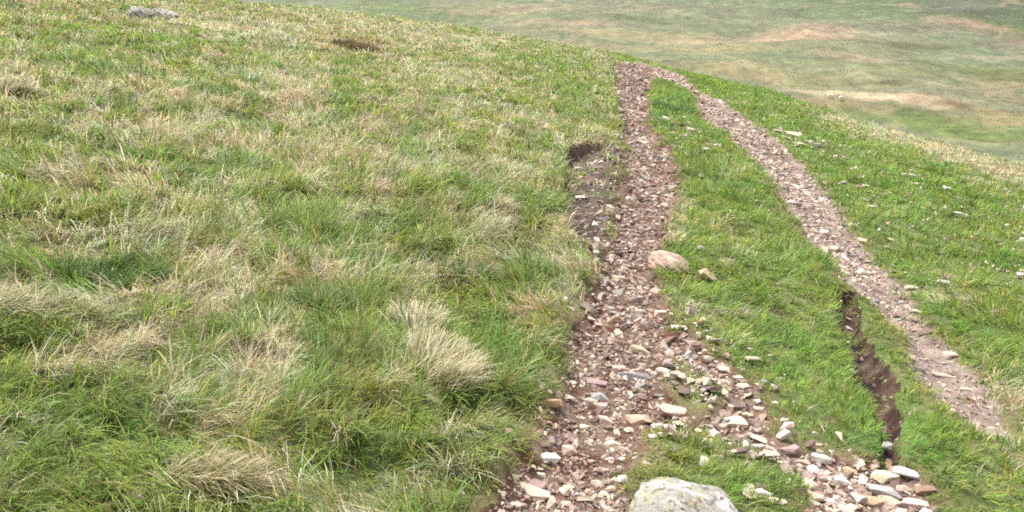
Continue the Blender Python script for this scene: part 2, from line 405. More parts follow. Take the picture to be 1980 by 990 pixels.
def soil_col(base):
    def f(x, y, ids):
        n = fbm(x, y, .5, 3, 41)[:, None]; n2 = fbm(x, y, .12, 3, 42)[:, None]
        c = base*(1+.25*n)+(soilC-soilA)*np.clip(n2*1.5, -.8, 1)
        s = SD[4].ravel()[ids]
        w = (sstep(.03, -.05, s)*.85)[:, None]
        c = c*(1-w)+np.array([.085,.065,.055])*w
        w = (sstep(-.03, -.07, s)*sstep(-.17, -.08, s)*.75)[:, None]
        c = c*(1-w)+np.array([.045,.03,.025])*w
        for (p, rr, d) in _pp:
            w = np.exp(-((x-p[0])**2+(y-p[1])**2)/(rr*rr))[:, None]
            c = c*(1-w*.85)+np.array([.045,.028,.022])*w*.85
        return np.clip(c, .02, .8)
    return f
def hill_col(x, y, ids):
    c = ground_col(x, y, None)
    m = SD[:3].min(0).ravel()[ids]
    w = (sstep(.14, .0, m)*.8)[:, None]
    w = np.maximum(w, .55*sstep(.1, .5, fbm(x, y, .14, 3, 91))[:, None])
    return np.clip(c*(1-w)+np.array([.13,.095,.055])*w, .02, .8)
build_part(0, 'hillside', M_turf, hill_col, 'grassy fell side sloping down to the right')
build_part(1, 'valley', M_valley, lambda x, y, i: valley_col(x, y), 'broad moorland valley of green and tan grass beyond the slope')
build_part(2, 'path', M_soil, soil_col(soilA), 'left stony track worn into the turf')
build_part(3, 'path', M_soil, soil_col(np.array([.20,.155,.13])), 'right stony track curving down the verge')
build_part(4, 'path', M_soil, soil_col(np.array([.14,.09,.065])), 'stony spill between the lower track and the grass')
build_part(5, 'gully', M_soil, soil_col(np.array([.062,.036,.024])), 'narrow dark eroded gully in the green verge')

# ------------------------------------------------------------------ grass
def blades(root, hdir, tilt, curl, L, W, col, seg3, tipc=None):
    """root (n,3), hdir angle, tilt from vertical, curl added along, returns verts, faces, cols"""
    n = len(root)
    hx, hy = np.cos(hdir), np.sin(hdir)
    tw = hdir+math.pi/2+rng.normal(0, .5, n)
    wx, wy = np.cos(tw), np.sin(tw)
    ts = [0, .38, .74, 1.0] if seg3 else [0, .55, 1.0]
    ws = [.8, 1.0, .65, 0] if seg3 else [1.0, .8, 0]
    P = root.copy(); pts = [P.copy()]
    for a, b in zip(ts[:-1], ts[1:]):
        ang = tilt+curl*((a+b)/2)
        P = P+((b-a)*L)[:, None]*np.stack([np.sin(ang)*hx, np.sin(ang)*hy, np.cos(ang)], -1)
        pts.append(P.copy())
    rows = []
    for p, w in zip(pts[:-1], ws[:-1]):
        o = (W*w*.5)[:, None]*np.stack([wx, wy, np.zeros(n)], -1)
        rows += [p-o, p+o]
    rows.append(pts[-1])
    m = len(rows)
    Vb = np.stack(rows, 1).reshape(-1, 3)
    base = np.arange(n)[:, None]*m
    fs = [base+np.array([[2*i, 2*i+1, 2*i+3, 2*i+2]]) for i in range((m-1)//2-1)]
    quads = np.concatenate(fs) if fs else np.zeros((0, 4), int)
    tris = base+np.array([[m-3, m-2, m-1]])
    cols = np.repeat(col, m, 0)
    return Vb, quads, tris, cols
def join_blades(name, parts, mat):
    Vs, Qs, Ts, Cs = [], [], [], []; off = 0
    for v, q, t, c in parts:
        Vs.append(v); Qs.append(q+off); Ts.append(t+off); Cs.append(c); off += len(v)
    return mesh_np(name, np.concatenate(Vs), [np.concatenate(Qs), np.concatenate(Ts)], mat, np.concatenate(Cs))

def sample_polar(n, r0, r1, expo):
    """density per square metre falling as r**-expo"""
    k = 2-expo
    u = rng.random(n); r = (r0**k+u*(r1**k-r0**k))**(1/k)
    return r
def make_grass():
    NT = 92000
    r = sample_polar(NT, 1.3, 48, 1.6)
    th = np.radians(rng.uniform(-1, 1, NT)*(44+34*sstep(5.5, 2.2, r)))
    x = r*np.sin(th); y = r*np.cos(th)
    keep = r < crest_r(th)*1.25+2
    x, y, r = x[keep], y[keep], r[keep]
    sd = all_sd(x, y)
    m = sd[:4].min(0); bank = sd[4]
    p = sstep(-.045, .035, m)
    trough = 1-np.abs(fbm(x, y, .55, 2, 4))*2.4
    p = p*(.65+.35*sstep(-.1, .45, trough))
    p = np.where(bank < .03, p*.15, p)
    p = np.where((sd[1] < 0) & (r < 4.4), np.maximum(p, .75*sstep(4.2, 3.1, r)+.08), p)
    p = np.where((sd[3] < .02) & (sd[3] > -.05), np.maximum(p, .38), p)
    # thinly grown stony turf beside the tracks
    thin = np.zeros(len(x))
    for (u, v, ru, rv, s) in ((1325,250,30,30,.6),(1340,740,90,80,.55),(1300,420,22,90,.5),(1760,400,160,90,.15),(1330,640,50,40,.4),(1580,880,60,20,.4),(1900,810,80,40,.45),(1720,660,60,60,.45),(1560,280,60,30,.4),(1100,620,25,60,.4),(1470,890,70,30,.5)):
        q, t = on_slope(np.array(u), np.array(v)); q2, _ = on_slope(np.array(u), np.array(v+rv))
        thin = np.maximum(thin, s*np.exp(-.7*(((x-q[0])/(ru*t/F))**2+((y-q[1])/np.hypot(*(q-q2)))**2)))
    for (pp, rr, d) in _pp: p = p*(1-.95*np.exp(-((x-pp[0])**2+(y-pp[1])**2)/(rr*rr)))
    p = p*(1-.55*thin)
    isl = rng.random(len(x)) < p
    x, y, r, m, thin = x[isl], y[isl], r[isl], m[isl], thin[isl]
    dry, lush, rust, yel, left = near_cover(x, y)
    nt = len(x)
    # tussock cushions: longer grass on the crowns
    crown = 1-np.abs(fbm(x, y, .55, 2, 4))*2.4
    tl = (.052+.024*left*sstep(14, 4, r)+.024*left+.03*np.clip(lush, 0, 1)*sstep(3, 6, r))*(1+.22*crown+.45*(1-left)*fbm(x, y, .45, 2, 29))*rng.uniform(.65, 1.3, nt)
    tl = tl*(1-.45*sstep(.12, .0, m))*(1-.62*thin)
    flow = 2*math.pi*fbm(x, y, 1.6, 2, 51)+math.radians(-35)
    isdry = rng.random(nt) < np.clip(sstep(.1, .9, dry)*1.05+.25*(dry-.3), .01, .95)
    parts = []
    nb = np.where(isdry, 9, 10)
    tid = np.repeat(np.arange(nt), nb); n = len(tid)
    ls = np.maximum(1, (r/3.2)**.85)[tid]
    rad = .022*ls
    a = rng.uniform(0, 2*math.pi, n); q = np.sqrt(rng.random(n))*rad
    rx = x[tid]+np.cos(a)*q; ry = y[tid]+np.sin(a)*q
    rz = H(rx, ry)-.006
    out = a+rng.normal(0, .7, n)
    tf = flow+rng.normal(0, .8, nt); fx = np.cos(out)+1.5*np.cos(tf[tid]); fy = np.sin(out)+1.5*np.sin(tf[tid])
    hd = np.arctan2(fy, fx)
    L = tl[tid]*rng.uniform(.55, 1.35, n)*np.clip(ls, 1, 1.5)**.5
    tilt = np.abs(rng.normal(.55, .3, n)); curl = np.abs(rng.normal(.95, .45, n))
    dd = isdry[tid]
    L = np.where(dd, L*1.12, L); curl = np.where(dd, curl*1.35, curl)
    W = rng.uniform(.0024, .0052, n)*ls*(1+.15*sstep(6, 14, r[tid]))*np.where(dd, .8, 1)
    lu = lush[tid][:, None]
    base = GREEN*(1-lu)+LUSH*lu
    ye = (rng.random(n) < (.18+.5*yel[tid]))[:, None]
    col = np.where(ye, YEL*.55+base*.45, base)
    ol = (rng.random(n) < (.18+.14*left[tid])*(1-.5*lush[tid]))[:, None]
    col = np.where(ol, OLIVE, col)
    straw = STRAW*(1+rng.normal(0, .18, n))[:, None]*(1-.12*rng.random((n, 1))*np.array([0, .5, 1]))
    isst = (dd & (rng.random(n) < .85)) | (rng.random(n) < dry[tid]*.12)
    col = np.where(isst[:, None], straw, col)
    ru = rng.random(n) < rust[tid]*.6
    col = np.where(ru[:, None], RUST*(1+rng.normal(0, .2, n))[:, None], col)
    tj = (rng.normal(1, .26, nt)*(1+.22*fbm(x, y, .38, 2, 71)+.12*fbm(x, y, 1.5, 2, 72)))[tid]; bj = rng.normal(1, .16, n)
    hue = (rng.normal(0, .12, nt)+.25*fbm(x, y, .6, 2, 73))[tid]
    col = col*np.clip(tj*bj, .45, 1.7)[:, None]
    col[:, 0] *= 1+hue; col[:, 2] *= 1+rng.normal(0, .1, n)
    col = np.clip(col, .015, .75)
    root = np.stack([rx, ry, rz], -1)
    nr = r[tid] < 7
    for msk, s3 in ((nr, True), (~nr, False)):
        parts.append(blades(root[msk], hd[msk], tilt[msk], curl[msk], L[msk], W[msk], col[msk], s3))
    o = join_blades('grass', parts, M_blade)
    tag(o, 'mixed green and bleached moorland grass covering the slope', kind='stuff')
    print('blades', n)
make_grass()

def moor_grass():
    n = 110000
    th = np.radians(rng.uniform(-38, 42, n)); r = np.sqrt(rng.uniform(135**2, 400**2, n)*1.0)
    x, y = r*np.sin(th), r*np.cos(th)
    k = rng.random(n) < (.55+.8*fbm(x, y, 9, 3, 81)); x, y, r = x[k], y[k], r[k]; n = len(x)
    z = H(x, y, False)
    c = valley_col(x, y)*1.25*np.clip(rng.normal(1, .14, (n, 1)), .6, 1.5)
    tid = np.repeat(np.arange(n), 4); m = len(tid)
    root = np.stack([x, y, z-.05], -1)[tid]+rng.normal(0, .18, (m, 3))*np.array([1, 1, 0])
    b = blades(root, rng.uniform(0, 6.28, m), np.abs(rng.normal(1.05, .15, m)), np.abs(rng.normal(.3, .15, m)), rng.uniform(.2, .45, m), rng.uniform(.12, .26, m), np.clip(c[tid]*np.clip(rng.normal(1, .12, (m, 1)), .5, 1.5), .02, .7), False)
    tag(join_blades('moor_grass', [b], M_blade), 'coarse bleached and green moor grass on the valley floor', kind='stuff')
moor_grass()

def tussock(u, v, wpx, hpx, n, L, cols, label, flow=None, cat='grass tussock', name='grass_tussock', tilt=.5, curl=1.3, Wd=.0045, skew=0.0):
    Qp, t = hit([u], [v]); p = Qp[0]; t = t[0]
    a = rng.uniform(0, 2*math.pi, n); q = np.sqrt(rng.random(n))
    rx = p[0]+np.cos(a)*q*wpx*t/F*.5; ry = p[1]+np.sin(a)*q*hpx*t/F*.5*2.0
    rx += rng.normal(0, .012, n); ry -= skew*(rx-p[0]); wv = fbm(rx, ry, .07, 2, u*.01)
    q = np.clip(q+.5*wv, 0, 1.2); a = a+1.2*wv
    rz = H(rx, ry)-.005+.03*(1-q*q)
    hd = a+rng.normal(0, .5, n) if flow is None else np.arctan2(.6*np.sin(a)+np.sin(flow), .6*np.cos(a)+np.cos(flow))+rng.normal(0, .3, n)
    cc = np.array(cols)[rng.integers(0, len(cols), n)]*(1+rng.normal(0, .15, n))[:, None]
    ls = max(1, (t/3.5)**.8)
    prt = blades(np.stack([rx, ry, rz], -1), hd, np.abs(rng.normal(tilt, .25, n)), np.abs(rng.normal(curl, .35, n)), L*rng.uniform(.6, 1.2, n), np.full(n, Wd*ls)*rng.uniform(.6, 1.1, n), np.clip(cc, .01, .8), t < 9)
    o = join_blades(name, [prt], M_blade)
    o.location = (0, 0, 0)
    me = o.data; me.transform(Matrix.Translation((-p[0], -p[1], -p[2]))); o.location = p
    tag(o, label, cat, 'tussocks standing out of the turf'); return o
S0 = (.68,.61,.44); S1 = (.58,.50,.33); S2 = (.42,.35,.22); S3 = (.34,.28,.17)
tussock(850,725,120,80,1500,.155,[S0,S0,S1,S1,S2,(.3,.28,.13),(.2,.24,.07)],'bleached straw tussock combed over beside the left track',flow=math.radians(50),tilt=.45,curl=1.3,skew=.8)
tussock(805,645,80,40,700,.15,[S0,S1,(.16,.2,.06)],'pale upright tuft just behind the bleached straw tussock',flow=math.radians(80))
tussock(685,92,90,26,900,.20,[(.17,.11,.04),(.13,.09,.03),(.24,.15,.06),(.09,.10,.03)],'rusty brown tussock near the brow of the slope')
tussock(20,185,50,24,500,.20,[S1,S2,(.16,.2,.06)],'straw tuft at the far edge of the upper slope',flow=math.radians(60))
tussock(215,560,170,50,1300,.13,[(.10,.18,.03),(.09,.15,.025),(.14,.20,.04)],'dark green tussock in a ring of dead straw',flow=math.radians(70))
tussock(70,610,200,50,700,.13,[(.46,.36,.26),S1,S2,(.22,.24,.08),(.2,.24,.07)],'flattened pinkish dead grass tussock beside the dark green one',flow=math.radians(20),tilt=.9,curl=.9)
tussock(960,430,50,90,900,.14,[S1,S2,(.2,.2,.08)],'straw tussock leaning along the rim of the left track',flow=math.radians(-30))
tussock(900,545,100,40,700,.14,[(.09,.15,.03),(.07,.14,.02),S3],'green tussock upslope of the bleached one',flow=math.radians(70))
tussock(1300,215,80,40,700,.12,[(.06,.14,.02),(.08,.16,.03)],'bright green tuft in the fork of the two tracks',flow=math.radians(90))
tussock(560,190,60,60,600,.16,[S1,S2,S3],'pinkish straw tussock in the middle of the slope',flow=math.radians(-40))
tussock(400,940,150,26,900,.13,[S1,S2,(.2,.2,.08)],'lying straw tussock low on the slope',flow=math.radians(10),tilt=.8,curl=1.0)
tussock(620,600,100,50,700,.14,[(.08,.15,.03),(.10,.16,.035),OLIVE],'upright green tussock upslope of the pale tuft',flow=math.radians(100))

# ------------------------------------------------------------------ stones
def hull(seed, n, flat=1.0, bev=.0, lumps=0):
    g = np.random.default_rng(seed)
    d = g.normal(size=(n, 3)); d /= np.linalg.norm(d, axis=1)[:, None]
    e = g.uniform(.55, .9); d = np.sign(d)*np.abs(d)**e
    d *= g.uniform(.8, 1.05, (n, 1))
    bm = bmesh.new()
    for p in d: bm.verts.new(p)
    r = bmesh.ops.convex_hull(bm, input=bm.verts[:])
    bad = [v for v in bm.verts if not v.link_faces]
    bmesh.ops.delete(bm, geom=bad, context='VERTS')
    if bev:
        bmesh.ops.dissolve_limit(bm, angle_limit=math.radians(14), verts=bm.verts[:], edges=bm.edges[:])
        bmesh.ops.bevel(bm, geom=bm.edges[:], offset=bev, segments=2, affect='EDGES', profile=.6, clamp_overlap=True)
        bmesh.ops.triangulate(bm, faces=bm.faces[:])
        bmesh.ops.subdivide_edges(bm, edges=bm.edges[:], cuts=1)
        for v in bm.verts:
            c = v.co
            k = .03*math.sin(7*c.x+seed)*math.sin(6*c.y+2*seed)+.02*math.sin(19*c.z+seed*3)*math.sin(17*c.x)
            v.co = c*(1+k)
    bm.normal_update()
    xs = np.array([v.co[:] for v in bm.verts]); mn, mx = xs.min(0), xs.max(0)
    for v in bm.verts:
        for i in range(3): v.co[i] = (v.co[i]-(mn[i]+mx[i])/2)/((mx[i]-mn[i])/2)*.5
    return bm
STM = []
for i in range(16):
    bm = hull(100+i, 11+(i % 4)*3, bev=.045)
    me = bpy.data.meshes.new('stone'); bm.to_mesh(me); bm.free()
    me.materials.append(STONE_MAT['cream']); STM.append(me)
CH = []
for i in range(18):
    bm = hull(500+i, 9+(i % 3)*2)
    bmesh.ops.triangulate(bm, faces=bm.faces[:]); bm.verts.index_update()
    CH.append((np.array([v.co[:] for v in bm.verts]), np.array([[v.index for v in f.verts] for f in bm.faces]))); bm.free()

stone_n = [0]
def put_stone(p, dims, rz, colour, label, group, tilt=(0, 0), embed=.28, name='stone', cat='stone', mesh=None):
    me = mesh or STM[stone_n[0]*7 % 16]; stone_n[0] += 1
    o = bpy.data.objects.new(name, me); C.objects.link(o)
    # tilt to the slope
    e = .04
    gx = (H(np.array([p[0]+e]), np.array([p[1]]), False)-H(np.array([p[0]-e]), np.array([p[1]]), False))[0]/(2*e)
    gy = (H(np.array([p[0]]), np.array([p[1]+e]), False)-H(np.array([p[0]]), np.array([p[1]-e]), False))[0]/(2*e)
    nrm = Vector((-gx, -gy, 1)).normalized()
    q = Vector((0, 0, 1)).rotation_difference(nrm)
    rot = q.to_matrix() @ Matrix.Rotation(rz, 3, 'Z') @ Matrix.Rotation(tilt[0], 3, 'X') @ Matrix.Rotation(tilt[1], 3, 'Y')
    z = p[2] if len(p) > 2 else float(H(np.array([p[0]]), np.array([p[1]]))[0])
    o.matrix_world = Matrix.Translation((p[0], p[1], z+dims[2]*(.5-embed))) @ rot.to_4x4() @ Matrix.Diagonal((*dims, 1))
    if colour:
        o.material_slots[0].link = 'OBJECT'; o.material_slots[0].material = STONE_MAT[colour]
    return tag(o, label, cat, group)

BIG = [ # u, v (centre), width, height in photo px, z rotation deg, colour, label
(1025,953,78,34,-24,'cream','long cream stone lying across the foot of the left track'),
(997,925,16,22,40,'cream','narrow cream stone just behind the long cream stone'),
(1064,888,38,28,10,'white','rough white stone beside the reddish one near the track foot'),
(1104,875,34,26,0,'pink','dull reddish stone beside the rough white one'),
(1045,919,22,16,-10,'white','small white stone between the long cream and rough white stones'),
(1157,938,27,16,15,'pink','rounded pale pink stone on bare brown soil in the left track'),
(1205,930,20,20,0,'white','clean white stone near the left edge of the big boulder'),
(1235,817,50,32,-14,'tan','broad orange tan slab at the right rim of the left track'),
(1302,800,54,30,-18,'pink','flat pinkish slab set in grass uphill of the tan slab'),
(1170,814,32,18,-8,'pink','pale pinkish stone just left of the broad tan slab'),
(1215,832,17,14,0,'white','small white stone under the broad tan slab'),
(1273,826,28,15,20,'white','white wedge stone between the tan slab and the flat pink slab'),
(1316,823,26,18,5,'yellow','yellowish block right under the flat pinkish slab'),
(1363,857,26,30,70,'tan','tan block standing in grass below the stony spill'),
(1350,836,18,14,20,'cream','small cream stone touching the top of the tan block'),
(1365,899,22,15,0,'white','white stone isolated in the green island above the boulder'),
(1262,845,14,13,0,'white','small white stone at the tip of the green island'),
(1255,898,24,9,0,'cream','thin cream flake at the left of the green island'),
(1150,742,50,20,-8,'mauve','pale mauve slab in the middle of the left track'),
(1160,770,36,22,-10,'grey','greenish grey lump below the pale mauve slab'),
(1068,780,42,28,0,'orange','flat orange rock on the left rim of the lower track'),
(1283,718,28,13,20,'white','bright white wedge at the start of the stony turf'),
(1330,739,24,16,0,'yellow','pale yellow stone in the sparse turf right of the track'),
(1360,746,24,10,-20,'cream','thin cream stone beside the pale yellow one'),
(1107,743,12,14,0,'white','small white pebble on the left rim above the orange rock'),
(1237,680,40,22,-6,'tan','tan stone high on the lower track'),
(1222,730,66,13,6,'grey','long flat grey stone with dark gap under it'),
(1195,712,34,12,14,'pink','thin pink flake above the long flat grey stone'),
(1130,968,30,16,0,'pink','pinkish stone low in the track right of the long cream stone'),
(1170,957,20,14,10,'cream','little cream stone low in the track near the pale pink one'),
(1180,890,20,12,30,'pink','small pink stone upslope of the clean white one'),
(1417,820,48,28,10,'cream','big lumpy cream stone in the stony spill'),
(1394,826,20,18,0,'pink','pinkish stone touching the left of the lumpy cream stone'),
(1440,826,18,14,0,'pink','small pink stone touching the right of the lumpy cream stone'),
(1410,788,18,14,0,'yellow','yellowish pebble above the lumpy cream stone'),
(1400,744,38,20,-4,'pink','pale pink slab at the bend of the stony spill'),
(1427,731,24,11,0,'white','white flake just behind the pale pink slab'),
(1437,748,22,13,20,'cream','cream pebble at the right end of the pale pink slab'),
(1403,717,26,17,10,'cream','cream stone at the upper end of the stony spill'),
(1465,778,14,12,0,'white','tiny white stone on the outer bend of the spill'),
(1465,792,18,11,0,'pink','tiny pinkish stone below the tiny white one on the bend'),
(1445,803,20,10,0,'cream','small flat cream stone on reddish soil in the bend'),
(1388,884,24,13,10,'cream','cream stone in grass between boulder and spill'),
(1468,851,42,18,-14,'cream','long cream stone where the spill narrows'),
(1492,884,28,11,0,'cream','flat cream stone left of the grey white pair'),
(1490,869,26,12,-20,'pink','pinkish stone behind the flat cream one'),
(1590,891,42,24,6,'white','large smooth white stone at the back of the lower heap'),
(1553,897,24,20,-20,'pink','pinkish grey stone left of the large smooth white one'),
(1580,861,20,10,10,'tan','small tan stone alone in brown grass behind the heap'),
(1587,874,16,7,0,'cream','thin cream flake between the tan stone and the white one'),
(1562,941,30,30,-50,'cream','upright cream wedge on reddish soil left of the heap'),
(1620,932,52,20,-2,'white','long white block at the front left of the heap'),
(1661,899,18,28,80,'cream','cream stone standing on end in the heap'),
(1642,914,24,18,-10,'orange','bright orange stone left of the one standing on end'),
(1573,912,24,20,20,'white','white stone between the large smooth one and the cream wedge'),
(1597,919,30,16,20,'pink','dull pink stone resting behind the long white block'),
(1448,958,30,42,70,'cream','tall cream stone right of the big boulder'),
(1472,958,34,26,20,'white','cream white stone touching the tall one by the boulder'),
(1500,969,36,15,-12,'cream','low cream slab right of the tall stone by the boulder'),
(1720,898,36,20,-6,'orange','orange stone at the mouth of the gully'),
(1753,919,44,30,-20,'grey','large grey angular stone at the top right of the heap'),
(1713,925,48,34,10,'yellow','large yellowish stone in the middle of the heap'),
(1668,930,16,40,60,'white','narrow white stone left of the large yellowish one'),
(1707,954,54,30,-6,'grey','broad grey slab below the large yellowish stone'),
(1677,972,44,32,0,'orange','orange brown lump below the narrow white stone'),
(1727,974,48,26,6,'cream','cream block at the front of the heap'),
(1777,978,52,24,-10,'pink','pinkish slab at the front right of the heap'),
(1610,973,28,16,0,'white','white stone in front of the long white block'),
(1643,984,32,20,10,'cream','cream stone at the very front of the heap'),
(1627,955,22,12,0,'pink','small pink stone touching the long white block'),
(1745,948,26,16,0,'pink','pink stone right of the broad grey slab'),
(1690,905,22,16,10,'tan','tan stone between the orange and the standing one'),
(1710,864,24,18,0,'grey','grey stone in the lower end of the gully'),
(1646,720,14,16,0,'white','white stone on the left lip of the gully'),
(1357,484,24,20,0,'grey','grey pitted stone just right of the pink boulder'),
(1368,538,38,40,60,'tan','brownish rock with white rim sunk in the verge'),
(1123,383,20,11,-10,'white','small white stone near the upper end of the eroded bank'),
(1152,436,16,10,-20,'white','bright white stone in the dark part of the eroded bank'),
(1183,405,13,14,0,'white','small white stone between bank and left track'),
(1205,402,16,10,0,'cream','small cream stone at the left rim of the track beside the bank'),
(1255,469,24,10,14,'pink','pale pink flake behind the pink boulder'),
(1200,540,40,13,4,'tan','flat tan stone with dark gap in the middle track'),
(1153,490,12,14,0,'yellow','yellowish pebble at the bottom of the eroded bank'),
(1095,581,14,14,0,'white','white pebble on the outer left rim of the middle track'),
(1103,598,22,12,-24,'white','slanting white flake below the white rim pebble'),
(1140,617,24,10,-28,'pink','slanting pink flake on the left of the middle track'),
(1153,628,20,9,-10,'pink','small pink flake below the slanting pink one'),
(1313,634,28,12,0,'white','white stone with dark underside on the right rim of the track'),
(1373,655,18,10,0,'yellow','pale yellow pebble in the verge right of the white rim stone'),
(1120,327,20,9,-6,'white','white stone below the dark hollow in the eroded bank'),
(1148,337,12,8,0,'mauve','mauve pebble below and right of the dark hollow'),
(1533,264,30,13,-4,'yellow','pale yellow stone in the verge above the right track'),
(1507,257,20,9,0,'cream','cream stone left of the pale yellow verge stone'),
(1550,283,26,10,0,'cream','cream slab below the pale yellow verge stone'),
(1580,284,24,7,0,'grey','thin grey slab right of the cream verge slab'),
(1755,345,22,15,0,'white','white stone at the top of the stony green verge'),
(1770,358,18,8,10,'cream','cream flake just below the topmost verge stone'),
(1835,368,22,8,-24,'white','slanting white flake high in the right verge'),
(1860,419,28,11,-12,'white','flat white stone in the right verge'),
(1785,407,16,8,0,'cream','cream pebble left of the flat white verge stone'),
(1630,355,12,8,0,'white','white pebble nearest the right track in the green verge'),
(1673,362,12,8,0,'cream','cream pebble second along the green verge'),
(1687,402,18,6,0,'white','thin white flake in the verge above the right track'),
(1706,400,11,6,0,'cream','cream pebble touching the thin white flake'),
(1723,467,18,8,-8,'yellow','pale yellow flake mid verge right of the track'),
(1772,503,14,6,0,'white','small white flake in the verge below the yellow one'),
(1822,548,24,8,-8,'white','long white flake in the lower right verge'),
(1667,468,20,10,0,'cream','cream stone on the right rim of the right track'),
(1733,529,16,7,0,'cream','cream pebble first of three in a line beside the right track'),
(1752,530,12,7,0,'white','white pebble middle of three in a line beside the right track'),
(1768,531,11,6,0,'cream','cream pebble last of three in a line beside the right track'),
(1678,531,14,9,0,'white','white pebble on bare pink soil of the right track'),
(1593,453,14,14,0,'white','white pebble on the left rim of the right track'),
(1618,484,20,11,0,'cream','cream stone on the left of the right track below the white rim pebble'),
(1973,538,16,16,0,'grey','grey white stone at the far side of the right verge'),
(1977,470,12,14,0,'cream','cream stone above the grey white one at the far side'),
(1793,584,18,7,0,'white','white flake beside the lower bend of the right track'),
(1763,560,22,12,0,'cream','cream stone on the rim of the lower bend of the right track'),
(1775,606,22,8,0,'cream','cream flake on the lower right track beside its bend'),
(1840,690,30,12,-6,'cream','flat cream stone on the lower right track'),
(1820,728,34,10,-16,'pink','pinkish streak of stone low on the right track'),
(1870,755,24,9,-10,'cream','last cream flake at the end of the right track'),
]
hp, ht = hit([b[0] for b in BIG], [b[1] for b in BIG])
G_BIG = 'larger loose stones along the tracks'
for b, p, t in zip(BIG, hp, ht):
    u, v, w, h, rz, colr, lab = b
    W = w*t/F; Hh = h*t/F
    if abs(rz) > 45: W, Hh = Hh*1.0, W
    dims = (W*1.08, min(W*.9, Hh*1.0), max(Hh*.62, W*.25))
    put_stone(p, dims, math.radians(rz+rng.uniform(-5, 5)), colr, lab, G_BIG, tilt=(rng.uniform(-.15, .15), rng.uniform(-.15, .15)), embed=(-.05 if (u > 1480 and v < 700) else .32))

# boulders with shapes of their own
def boulder(name, u, v, dims, label, mat, seed, embed, rz=0, amp=.10, power=.9, cat='boulder'):
    bm = bmesh.new(); bmesh.ops.create_icosphere(bm, subdivisions=5, radius=.5)
    co = np.array([x.co[:] for x in bm.verts]); d = co/np.linalg.norm(co, axis=1)[:, None]
    g = np.random.default_rng(seed)
    k = np.ones(len(d))
    s = np.abs(d)**power*np.sign(d); s = s/np.maximum(np.abs(s).max(1), 1e-6)[:, None]*.0+s
    for i in range(11):                        # flattened facets
        n = g.normal(size=3); n /= np.linalg.norm(n); c = g.uniform(.36, .46)
        dd = s*.5 @ n; over = np.clip(dd-c, 0, None); s = s-(over[:, None]*n)*1.6
    nn = fbm(s[:, 0]+s[:, 2]*1.3+seed, s[:, 1]-s[:, 2]*.7, .35, 4, seed)
    s = s*(1+amp*nn)[:, None]
    nn = fbm(s[:, 0]*1.1+s[:, 2], s[:, 1]+s[:, 2]*1.2, .09, 3, seed+1)
    s = s*(1+amp*.22*nn)[:, None]
    for vtx, c in zip(bm.verts, s*.5): vtx.co = c
    me = bpy.data.meshes.new(name); bm.to_mesh(me); bm.free()
    me.polygons.foreach_set('use_smooth', np.ones(len(me.polygons), bool)); me.materials.append(mat)
    Qp, t = hit([u], [v]); p = Qp[0]
    o = put_stone(p, dims, math.radians(rz), None, label, None, embed=embed, name=name, cat=cat, mesh=me)
    return o, p, t[0]
boulder('boulder', 1326, 1018, (.37, .36, .25), 'big pale lichen spotted boulder bedded at the foot of the picture', M_boulder, 3, .45, rz=-20, amp=.12)
boulder('boulder', 1293, 512, (.28, .36, .14), 'half buried pinkish boulder on the right rim of the left track', M_rock, 33, .50, rz=15, amp=.2)
_, bp, bt = boulder('boulder', 302, 40, (.0, .0, .0), 'x', M_boulder, 12, .3)
bpy.data.objects.remove(_)
s = bt/F
boulder('boulder', 275, 38, (44*s, 36*s, 30*s), 'grey white boulder on the upper slope, the left half of the split pair', M_boulder, 12, .3, rz=5, amp=.45)
boulder('boulder', 320, 38, (48*s, 36*s, 27*s), 'grey white boulder on the upper slope, the right half of the split pair', M_boulder, 14, .3, rz=-8, amp=.45)

# gravel: a pool of stones over the tracks; the largest become objects, the rest one mass
def pool():
    n = 270000
    r = sample_polar(n, 1.7, 40, 1.6)
    th = np.radians(rng.uniform(-16, 40, n))
    x, y = r*np.sin(th), r*np.cos(th)
    sd = all_sd(x, y)
    p = np.zeros(n)
    patch = np.clip(.78+.9*fbm(x, y, .45, 2, 61), .12, 1)*np.where(r < 3.4, .8, 1)
    p = np.maximum(p, sstep(.02, -.05, sd[0])*patch)
    p = np.maximum(p, sstep(.02, -.05, sd[1])*patch*np.where(r < 5.2, .35, 1)*np.where(r < 3.6, .5, 1))
    p = np.maximum(p, sstep(.02, -.05, sd[2])*np.clip(patch, .3, .8))
    p = np.maximum(p, .32*(sd[4] < 0))
    p = np.maximum(p, .10*(sd[3] < 0))
    zone = np.argmin(sd[:5], 0)
    tz = np.zeros(n)
    for (u, v, ru, rv, s_) in ((1325,250,30,28,.22),(1340,720,90,80,.35),(1300,830,60,30,.3),(1760,400,170,90,.16),(1560,280,60,24,.3),(1330,640,50,30,.25),(1450,880,70,30,.3),(1590,890,80,25,.4),(1080,780,40,90,.10),(1000,830,60,60,.05),(1110,420,30,60,.3),(1800,560,80,40,.06)):
        q, t = on_slope(np.array(u), np.array(v)); q2, _ = on_slope(np.array(u), np.array(v+rv))
        tz = np.maximum(tz, s_*np.exp(-.7*(((x-q[0])/(ru*t/F))**2+((y-q[1])/np.hypot(*(q-q2)))**2)))
    turf = (tz > p)
    p = np.maximum(p, tz*.5)
    k = rng.random(n) < p
    x, y, r, zone, turf = x[k], y[k], r[k], zone[k], turf[k]
    n = len(x)
    ls = np.maximum(1, (r/3.4)**.6)
    size = .0106*np.exp(rng.normal(0, .52, n))*ls
    size *= np.where(turf & (x > lt_x(y)+1.2), .85, np.where((zone == 2) | turf, 1.3, 1))
    size = np.clip(size, .004, .045*ls)
    cidx = rng.choice(6, n, p=[.31, .14, .21, .14, .13, .07])
    cidx = np.where(turf & (rng.random(n) < .5), 1, cidx)
    return x, y, r, zone, turf, size, cidx
